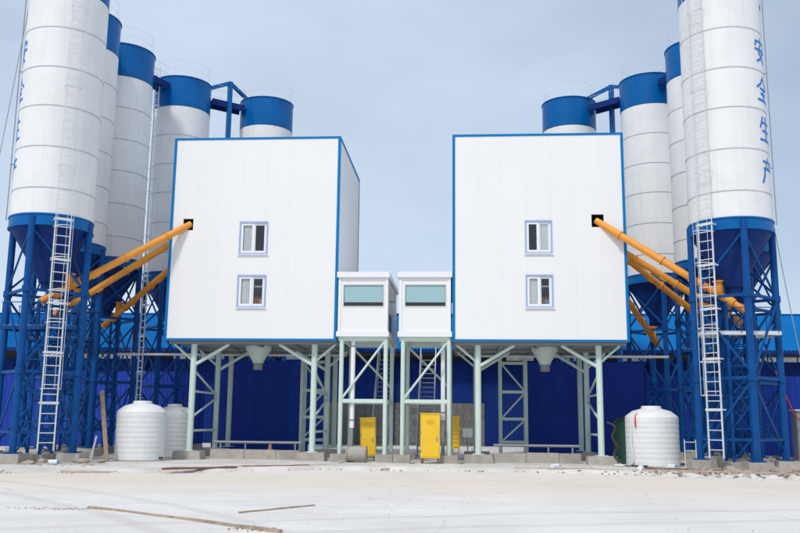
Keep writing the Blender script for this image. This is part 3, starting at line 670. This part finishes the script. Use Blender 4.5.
# ------------------------------------------------------------------ storage shed far behind
SY = 62.0; shed = thing('storage_shed', 'long navy shed with bright blue roof stretching behind the whole plant', 'shed', (-5, SY, 0))
def corr(wid, lng, pitch=.25, dep=.02):
    vs = []; k = int(round(wid/pitch)); prof = []
    for i in range(k):
        x = i*pitch; prof += [(x, 0), (x+.11, 0), (x+.15, -dep), (x+.21, -dep)]
    prof.append((wid, 0))
    n = len(prof); vs = [(x, y, z) for z in (0, lng) for x, y in prof]
    return vs, [(i, i+1, n+i+1, n+i) for i in range(n-1)]
b = MB(); b.add(*corr(2.0, 6.08-3.1)); upm = b.mesh('wall_sheet', M['shedsheet'])
b = MB(); b.add(*corr(2.0, 6.08)); fum = b.mesh('wall_sheet', M['shedsheet'])
b = MB(); vs, fs = corr(2.0, 13.0, dep=.05); b.add([(x, z, -y) for x, y, z in vs], [f[::-1] for f in fs]); rfm = b.mesh('roof_sheet', M['roofblue'])
clm = MB().box(.05, 1.95, -.10, -.06, 6.10, 6.42).mesh('gap_light_panel', M['clear'])  # pale panels painted as light glimpsed between wall top and eave
X0 = -59.0
for i in range(50):
    x = X0+2*i; lx = x+5; cen = -9.5 < x < 0.6
    put('wall_sheet', upm if cen else fum, shed, (lx, 0, 3.1 if cen else 0))
    r = put('roof_sheet', rfm, shed, (lx, -1.5, 6.75)); r.rotation_euler = (R_(17.5), 0, 0)
    if rnd.random() < .55: put('gap_light_panel', clm, shed, (lx, .1, 0))
    if i % 3 == 0: MB().box(lx-.14, lx+.14, -.30, -.045, 0, 6.5).build('column', M['navy'], shed)
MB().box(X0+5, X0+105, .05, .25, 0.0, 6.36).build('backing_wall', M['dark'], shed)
MB().box(X0+5, X0+105, -1.55, -1.45, 6.52, 6.74).build('gutter', M['navy'], shed)
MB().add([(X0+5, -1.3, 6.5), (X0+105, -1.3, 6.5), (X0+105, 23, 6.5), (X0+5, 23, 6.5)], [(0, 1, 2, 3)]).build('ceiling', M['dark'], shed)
b = MB(); vs, fs = corr(2.0, 13.0, dep=.05); b.add([(x, -z, -y) for x, y, z in vs], fs); rbm = b.mesh('roof_sheet', M['roofblue'])
ry, rz_ = -1.5+13*math.cos(R_(17.5)), 6.75+13*math.sin(R_(17.5))
for i in range(50):
    r = put('roof_sheet', rbm, shed, (X0+2*i+5, 2*ry+1.5, 6.75)); r.rotation_euler = (R_(-17.5), 0, 0)
MB().beam((X0+5, ry, rz_+.05), (X0+105, ry, rz_+.05), .5, .08).build('ridge_cap', M['roofblue'], shed)
# block dado in the middle bays, course by course
bm = MB().box(0, .98, -.10, .04, 0, .38).mesh('concrete_block', M['block'])
hbm = MB().box(0, .48, -.10, .04, 0, .38).mesh('concrete_block', M['block'])
for rw in range(8):
    for c in range(11):
        if rw % 2 and c == 10: continue
        put('concrete_block', bm, shed, (-9.0+5+c*1.0+(.5 if rw % 2 else 0)-.5, 0, .0+rw*.388))
    if rw % 2:
        for e in (-4.5, 6.0): put('concrete_block', hbm, shed, (e, 0, rw*.388))
# navy sheet screens behind the mixing bays
def screen(x0, x1, y, h, label):
    o = (x0, y, GZ); t = thing('sheet_screen', label, 'screen wall', o, 'navy screens behind the mixing bays')
    b = MB(); b.add(*corr(1.0, h)); me = b.mesh('screen_sheet', M['navysheet']); n_ = int(x1-x0)
    for i in range(n_): put('screen_sheet', me, t, (i, 0, 0))
    for i in range(0, n_+1, 3): MB().box(i-.06, i+.06, .03, .15, 0, h).build('screen_post', M['navy'], t)
    MB().box(0, n_, .04, .12, h-.15, h-.02).build('screen_rail', M['navy'], t)
screen(-13.0, -8.0, 45.3, 4.75, 'navy sheet screen closing the back of the left mixing bay')
screen(-29.0, -15.0, 50.2, 4.4, 'navy sheet fence behind the left silos')
screen(9.3, 22.3, 50.9, 4.4, 'navy sheet fence behind the right silos')
screen(3.15, 9.15, 45.3, 4.75, 'navy sheet screen closing the back of the right mixing bay')

# ------------------------------------------------------------------ plant-level details
def sill(x0, x1, y, label):
    o = ((x0+x1)/2, y, GZ); t = thing('concrete_kerb', label, 'kerb', o, 'low concrete kerbs between the columns')
    k = x0
    while k < x1-.2:
        w_ = min(rnd.uniform(1.0, 1.6), x1-k); MB(o).box(k+.008, k+w_-.008, y-.2+rnd.uniform(-.015, .015), y+.2, GZ-.05, .56+rnd.uniform(-.02, .02)).build('kerb_block', M['concrete'], t); k += w_
    MB(o).tube((x0, y+.35, .86), (x1, y+.35, .86), .06, 10).build('rail_pipe', M['grey'], t)
    for i in range(4):
        x = x0+.3+i*(x1-x0-.6)/3; MB(o).tube((x, y+.35, GZ), (x, y+.35, .85), .04, 8).build('rail_post', M['grey'], t)
sill(-11.05, -7.1, 38.4, 'low concrete kerb and pipe rail between the legs of the left building')
sill(1.3, 5.0, 38.4, 'low concrete kerb and pipe rail between the legs of the right building')
def longpipe(x0, x1, y, z, label, m, r=.06):
    o = (x0, y, z); t = thing('air_pipe', label, 'pipe', o, 'overhead pipes'); MB(o).tube((x0, y, z), (x1, y, z+.0), r, 10).build('pipe', M[m], t)
    k = x0+.8
    while k < x1-.2: MB(o).tube((k, y, z), (k+.07, y, z), r+.03, 10).build('coupling', M[m], t); k += 2.4
longpipe(-16.9, -5.6, 41.65, 4.93, 'white pipe running from the left silos under the left building', 'galv')
longpipe(0.7, 9.6, 41.65, 4.93, 'white pipe running under the right building to the right silos', 'galv')

def water_tank(x, y, r, h, m, label, n=40):
    t = thing('water_tank', label, 'tank', (x, y, GZ), 'plastic water tanks'); prof = [(0, 0), (r-.05, 0), (r, .05)]
    z = .12; nb = 9; hb = (h*.80-.12)/nb
    for i in range(nb): prof += [(r, z+.02), (r, z+hb-.07), (r-.007, z+hb-.045), (r-.007, z+hb-.01)]; z += hb
    prof += [(r-.01, z+.03), (r*.93, z+.11), (r*.72, z+h*.115), (r*.40, z+h*.155), (r*.36, z+h*.16)]
    MB().lathe(prof, n).build('body', M[m], t)
    zz = z+h*.155
    MB().lathe([(0, zz), (r*.38, zz), (r*.38, zz+.07), (r*.35, zz+.11), (0, zz+.12)], 28).build('lid', M[m], t)
    MB().tube((r*.9, -.3, .12), (r*1.06+.05, -.38, .12), .045, 10).build('outlet_valve', M['hose'], t)
    return t
water_tank(-13.35, 35.9, 1.01, 2.42, 'tank', 'large white plastic water tank in front of the left silos')
t2 = water_tank(-13.1, 39.3, .86, 2.35, 'tank', 'greyer white tank half hidden behind the large white tank on the left')
tR = water_tank(7.73, 37.0, 1.07, 2.42, 'tank', 'large white plastic water tank in front of the right silos')
tG = water_tank(7.45, 40.0, .80, 2.1, 'tankgreen', 'dark green tank half hidden behind the right white tank')
def hose(name, pts, r, m, label):
    b = MB(pts[0]); P = [Vector(p) for p in pts]; S = []
    for i in range(len(P)-1):
        a, b_, c, d = P[max(i-1, 0)], P[i], P[i+1], P[min(i+2, len(P)-1)]
        for k in range(6):
            u = k/6; S.append(.5*((2*b_)+(c-a)*u+(2*a-5*b_+4*c-d)*u*u+(3*b_-a-3*c+d)*u**3))
    S.append(P[-1]); b.path(S, r, 8); return mono(name, b, M[m], label, 'hose', pts[0])
hose('hose', [(7.05, 36.6, 2.2), (6.86, 36.5, 2.1), (6.76, 36.4, 1.2), (6.8, 36.35, .35), (6.5, 36.5, .2), (6.1, 36.6, .2)], .035, 'galv', 'pale hose hanging down the left side of the right white tank')
hose('hose', [(7.35, 36.6, 2.3), (7.0, 36.38, 2.22), (6.92, 36.25, 1.95), (6.93, 36.25, 1.7)], .03, 'red', 'short red hose end hanging over the rim of the right white tank')
hose('hose', [(-12.6, 38.75, 2.2), (-12.3, 38.6, 2.3), (-12.15, 38.5, 1.6), (-12.15, 38.4, .6), (-12.3, 38.2, .22)], .03, 'galv', 'pale hose over the edge of the greyer tank on the left')
hose('hose', [(6.0, 37.5, 1.9), (6.3, 37.3, 1.7), (6.15, 37.25, 1.3), (6.35, 37.2, .9), (6.2, 37.2, .55), (6.6, 36.6, .2), (7.2, 35.6, .2)], .045, 'hose', 'dark hose coiled at the foot of the right building column')

# yellow control boxes under the cabins
def ybox(x, y, w_, d_, h, label, tilt=0):
    t = thing('yellow_cabinet', label, 'cabinet', (x, y, GZ)); t.rotation_euler = (0, tilt, 0)
    MB().box(-w_/2, w_/2, -d_/2, d_/2, .22, h).build('body', M['yellow'], t)
    MB().box(-w_/2+.04, w_/2-.04, -d_/2-.02, -d_/2-.002, .28, h*.72).build('door', M['yellow'], t)
    MB().box(-w_/2-.02, w_/2+.02, -d_/2-.03, d_/2+.02, h, h+.04).build('lid', M['yellow'], t)
    MB().box(w_/2-.14, w_/2-.10, -d_/2-.045, -d_/2-.02, h*.45, h*.55).build('handle', M['grey'], t)
    for i in range(4): MB().box(-.14, .14, -d_/2-.018, -d_/2-.001, h*.80+i*.05, h*.80+i*.05+.02).build('vent_slat', M['yellow'], t)
    for z in (.45, h*.6): MB().tube((-w_/2+.035, -d_/2-.03, z), (-w_/2+.035, -d_/2-.03, z+.1), .014, 8).build('hinge', M['grey'], t)
    for sx in (-1, 1): MB().box(sx*(w_/2-.07)-.05, sx*(w_/2-.07)+.05, -d_/2+.02, d_/2-.02, -.02, .22).build('foot', M['woodred'], t)
    return t
ybox(-4.06, 38.0, .66, .35, 1.80, 'yellow upright cabinet under the left cabin', R_(-1.5))
ybox(-1.36, 36.6, .80, .40, 2.00, 'yellow upright cabinet under the right cabin')
t = thing('yellow_grille', 'narrow yellow slatted panel beside the right post of the right cabin stand', 'panel', (-.33, 40.0, GZ))
MB().box(-.16, .16, 0, .05, .5, 1.95).build('back', M['yellow'], t)
for i in range(7): MB().box(-.15, .15, -.03, -.002, .58+i*.19, .70+i*.19).build('slat', M['yellow'], t)
for s in (-1, 1): MB().box(s*.13-.03, s*.13+.03, .0, .05, -.02, .5).build('foot', M['grey'], t)
t = thing('wire_reel', 'pale round drum lying under the left cabin stand', 'drum', (-4.42, 36.75, GZ))
MB().tube((-.38, 0, .34), (.38, 0, .34), .30, 24).build('drum', M['concrete'], t)
for s in (-1, 1): MB().tube((s*.38, 0, .34), (s*.42, 0, .34), .35, 24).build('end_disc', M['stone'], t)
t = thing('notice_board', 'small white board standing behind the right cabin stand', 'sign', (.2, 40.8, GZ))
MB().box(-.22, .22, 0, .03, 1.0, 1.4).build('board', M['frame'], t); MB().tube((0, .05, 0), (0, .05, 1.3), .025, 8).build('stake', M['grey'], t)
t = thing('traffic_cone', 'small orange cone peeking above the kerb of the left building', 'cone', (-8.7, 39.6, GZ))
MB().lathe([(.19, .03), (.16, .06), (.03, .74), (0, .75)], 18).build('cone_body', M['cone'], t); MB().box(-.2, .2, -.2, .2, -.01, .03).build('base', M['hose'], t)

# leaning timber by the left silo, grey cabinet at the right edge
b = MB((-13.9, 34.2, GZ)); b.beam((-14.02, 34.2, GZ-.02), (-14.75, 35.0, 2.95), .16, .07, up=(0, 1, .2)); mono('timber_prop', b, M['wood'], 'brown timber leaning against the left silo legs', 'timber', (-13.9, 34.2, GZ))
b = MB((-14.4, 34.0, GZ)); b.beam((-14.62, 34.0, GZ-.02), (-14.55, 34.3, 1.15), .05, .05); mono('steel_stake', b, M['rail'], 'short pale stake left of the leaning timber', 'stake', (-14.4, 34.0, GZ))
t = thing('electrical_cabinet', 'grey electrical cabinet behind the right silo at the photo edge', 'cabinet', (14.55, 38.6, GZ))
MB().box(-.55, .55, -.3, .3, .25, 2.3).build('body', M['grey'], t); MB().box(-.62, .62, -.38, .36, 2.3, 2.36).build('roof', M['rail'], t)
for s in (-1, 1): d = MB().box(s*.27-.25, s*.27+.25, -.325, -.302, .35, 2.2).build('door', M['grey'], t); MB().box(s*.06-.015, s*.06+.015, -.36, -.326, 1.2, 1.4).build('door_handle', M['hose'], d)
for s in (-1, 1): MB().box(s*.45-.08, s*.45+.08, -.28, .28, -.02, .25).build('foot', M['concrete'], t)
hose('hose', [(12.6, 36.4, 4.0), (13.3, 37.2, 2.9), (13.9, 37.9, 2.15), (14.6, 38.1, 1.95), (15.6, 38.1, 2.05)], .03, 'red', 'red cable sagging to the grey cabinet at the right edge')
# slack cables beside the outer silos
for nm, pts, lb in (('stay_cable', [(-18.75, 34.2, 20.8), (-19.3, 33.6, 12), (-19.75, 33.2, 4), (-20.0, 33.0, GZ)], 'thin cable coming down left of the nearest left silo'),
                    ('stay_cable', [(12.5, 35.2, 9.7), (12.72, 34.9, 7.0), (13.1, 34.6, 3.4), (13.45, 34.3, GZ)], 'thin cable coming down right of the nearest right silo')):
    mono(nm, MB(pts[0]).path(pts, .018, 6), M['grey'], lb, 'cable', pts[0])

# short access ladder by the right silo footing
o = (9.0, 36.0, GZ); t = thing('step_ladder', 'short pale step frame between the right tank and silo leg', 'ladder', o)
for s in (-1, 1): MB(o).tube((9.0+s*.22, 36.0, GZ-.01), (9.0+s*.22, 36.05, 1.25), .022, 8).build('rail', M['rail'], t)
for z in (.45, .8, 1.15): MB(o).tube((8.78, 36.02, z), (9.22, 36.02, z), .02, 6).build('rung', M['rail'], t)

# ------------------------------------------------------------------ loose things on the ground
def plank(p, q, w_, h, m, label):
    c = ((p[0]+q[0])/2, (p[1]+q[1])/2, p[2]); b = MB(c); N = 8; P, Q = Vector(p), Vector(q); d = (Q-P); nrm = Vector((-d.y, d.x, 0)).normalized(); vs = []
    for i in range(N+1):
        f = i/N; x = P+d*f+nrm*rnd.uniform(-.02, .02); ww = w_*rnd.uniform(.85, 1.1)/2; hh = h*rnd.uniform(.85, 1.15)
        vs += [x-nrm*ww+Vector((0, 0, -.01)), x+nrm*ww+Vector((0, 0, -.01)), x+nrm*ww*.9+Vector((0, 0, hh)), x-nrm*ww*.9+Vector((0, 0, hh))]
    fs = [(0, 3, 2, 1), (N*4, N*4+1, N*4+2, N*4+3)]
    for i in range(N):
        k = i*4; fs += [(k+j, k+(j+1) % 4, k+4+(j+1) % 4, k+4+j) for j in range(4)]
    b.add(vs, fs); return mono('timber', b, M[m], label, 'timber', c, 'timbers on the ground')
plank((-7.9, 18.5, 0.0), (-3.1, 15.15, 0.0), .085, .045, 'wood', 'long weathered timber lying on the concrete in the left foreground')
plank((-4.55, 18.0, 0.0), (-3.3, 19.75, 0.0), .075, .03, 'wood', 'short timber lying right of the long foreground timber')
plank((-10.4, 30.2, 0.13), (-8.2, 31.8, 0.13), .16, .06, 'woodred', 'dark reddish plank at the lip of the apron on the left')
plank((-8.1, 32.3, 0.13), (-5.9, 33.8, 0.13), .13, .05, 'woodred', 'dark reddish plank at the lip below the left building')
plank((6.9, 34.6, GZ), (9.6, 33.6, GZ), .14, .07, 'woodred', 'reddish timber lying in front of the right tank')
plank((9.2, 33.4, GZ), (12.8, 32.5, GZ), .12, .06, 'woodred', 'reddish timber lying in front of the right silo footings')

def rock_mesh(m, seed, flat=.7):
    r2 = random.Random(seed); b = MB(); N = 7; vs = [(0, 0, -.45*flat)]; 
    for z, q in ((-.3, .8), (.1, 1.0), (.42, .6)):
        for i in range(N):
            t_ = 2*math.pi*i/N; rr = q*r2.uniform(.7, 1.1); vs.append((rr*math.cos(t_), rr*math.sin(t_)*.8, z*flat+r2.uniform(-.1, .1)))
    vs.append((0, 0, .55*flat)); fs = []
    for i in range(N):
        j = (i+1) % N; fs.append((0, 1+j, 1+i))
        for k in range(2): fs.append((1+k*N+i, 1+k*N+j, 1+(k+1)*N+j, 1+(k+1)*N+i))
        fs.append((1+2*N+i, 1+2*N+j, 1+3*N))
    b.add(vs, fs); me = bpy.data.meshes.new('rock'); me.from_pydata(b.v, [], b.f); me.materials.append(m); me.update(); return me
RK = [rock_mesh(M['stone'], s) for s in range(5)]; BK = [rock_mesh(M['brick'], s+20) for s in range(3)]
def chunk(x, y, z, s, pool, label, group, nm='broken_concrete'):
    o = put(nm, rnd.choice(pool), None, (x, y, z+.22*s)); o.scale = (s*rnd.uniform(.8, 1.3), s*rnd.uniform(.8, 1.2), s*rnd.uniform(.6, .95)); o.rotation_euler = (rnd.uniform(-.2, .2), rnd.uniform(-.2, .2), rnd.uniform(0, 6))
    tag(o, label, 'rubble', group)
RUB = [
 (9.9, 34.0, .34, 'large pale concrete lump right of the right tank, by the ladder foot'), (10.3, 33.6, .28, 'pale concrete lump just in front of the right ladder foot'),
 (10.9, 33.0, .30, 'pale concrete lump in front of the right silo front footing'), (11.6, 34.4, .36, 'large concrete lump between the right silo footings'),
 (9.2, 34.6, .30, 'concrete lump touching the right tank base'), (12.0, 33.2, .26, 'concrete lump right of the right silo front footing'),
 (8.9, 34.0, .22, 'small concrete lump in front of the right tank'), (12.9, 33.6, .33, 'concrete lump at the right photo edge'),
 (-14.6, 33.2, .34, 'largest concrete lump beside the left silo inner footing'), (-14.0, 33.6, .22, 'small concrete lump at the foot of the leaning timber'),
 (-15.8, 32.6, .30, 'concrete lump below the left caged ladder'), (-16.0, 31.8, .26, 'concrete lump in front of the left silo front footing'),
 (-5.0, 36.3, .20, 'small lump left of the pale drum'), (-2.1, 36.3, .18, 'small lump left of the right yellow cabinet'),
 (-.1, 36.8, .20, 'small lump right of the right cabin stand'), (6.6, 36.3, .20, 'small lump left of the right white tank')]
for x, y, sz, lb in RUB: chunk(x, y, GZ, sz, RK, lb, 'rubble lumps at the footings')
def scatter(name, pool, spots, label):
    b = MB()
    for (x, y, z, s) in spots:
        me = rnd.choice(pool); a = rnd.uniform(0, 6); c, s_ = math.cos(a), math.sin(a)
        b.add([(x+(v.co.x*c-v.co.y*s_)*s, y+(v.co.x*s_+v.co.y*c)*s, z+v.co.z*s*.8) for v in me.vertices], [tuple(p.vertices) for p in me.polygons])
    o = bpy.data.meshes.new(name); o.from_pydata(b.v, [], b.f); o.materials.append(pool[0].materials[0]); o.update()
    return tag(put(name, o), label, 'gravel', None, 'stuff')
sp = [(rnd.gauss(10.2, 1.9), rnd.gauss(33.2, .7), GZ, rnd.uniform(.03, .12)) for _ in range(260)]+[(rnd.uniform(-17, -13.5), rnd.gauss(32.5, .8), GZ, rnd.uniform(.03, .10)) for _ in range(120)]
for _ in range(420):
    x = rnd.uniform(-22, 20); sp.append((x, edge_y(x)-.1+rnd.gauss(0, .35), .05, rnd.uniform(.015, .06)))
for _ in range(130): sp.append((rnd.gauss(-8.3, .7), rnd.gauss(18.25, .13), .0, rnd.uniform(.006, .022)))
for _ in range(120):
    f = rnd.random(); sp.append((-7.9+4.8*f+rnd.gauss(0, .06), 18.5-3.35*f+rnd.gauss(0, .06), .0, rnd.uniform(.006, .018)))
for _ in range(700): sp.append((rnd.uniform(-12, 12), 11+20*rnd.random()**.8, .0, rnd.choice((.006, .008, .010, .013, .02))))
for _ in range(160): sp.append((rnd.uniform(-16, 14), rnd.uniform(34.5, 37), GZ, rnd.uniform(.015, .05)))
scatter('gravel', RK, sp, 'loose pale gravel along the apron lip and footings')
sp = [(rnd.gauss(10.2, 2.2), rnd.gauss(33.0, .6), GZ, rnd.uniform(.04, .10)) for _ in range(120)]+[(rnd.gauss(-8.5, .5), rnd.gauss(18.2, .1), 0, rnd.uniform(.008, .022)) for _ in range(50)]
sp += [(rnd.uniform(-7.9, -7.4), rnd.gauss(18.35, .1), 0, rnd.uniform(.01, .03)) for _ in range(20)]+[(rnd.uniform(-4.1, -3.2), rnd.gauss(15.6, .16), 0, rnd.uniform(.008, .03)) for _ in range(40)]
scatter('brick_crumbs', BK, sp, 'reddish brick crumbs strewn on the ground')
def litter(x, y, z, rz, label):
    t = thing('plastic_bottle', label, 'bottle', (x, y, z+.09), 'plastic litter'); t.rotation_euler = (0, 0, rz)
    MB().tube((-.18, 0, 0), (.12, 0, 0), .09, 14).build('body', M['bottle'], t); MB().tube((.12, 0, 0), (.20, 0, 0), .09, 14, .035).build('shoulder', M['bottleblue'], t); MB().tube((.20, 0, 0), (.24, 0, 0), .035, 10).build('cap', M['bottleblue'], t)
litter(8.0, 35.1, GZ, .3, 'white and blue bottle lying in front of the right white tank')
litter(6.6, 33.8, GZ, 1.2, 'white and blue bottle lying on the apron left of the right tank')
litter(3.5, 34.2, GZ, .7, 'white and blue bottle lying on the apron before the right building')
litter(-15.1, 31.9, GZ, .4, 'white and blue bottle lying by the left silo footing')
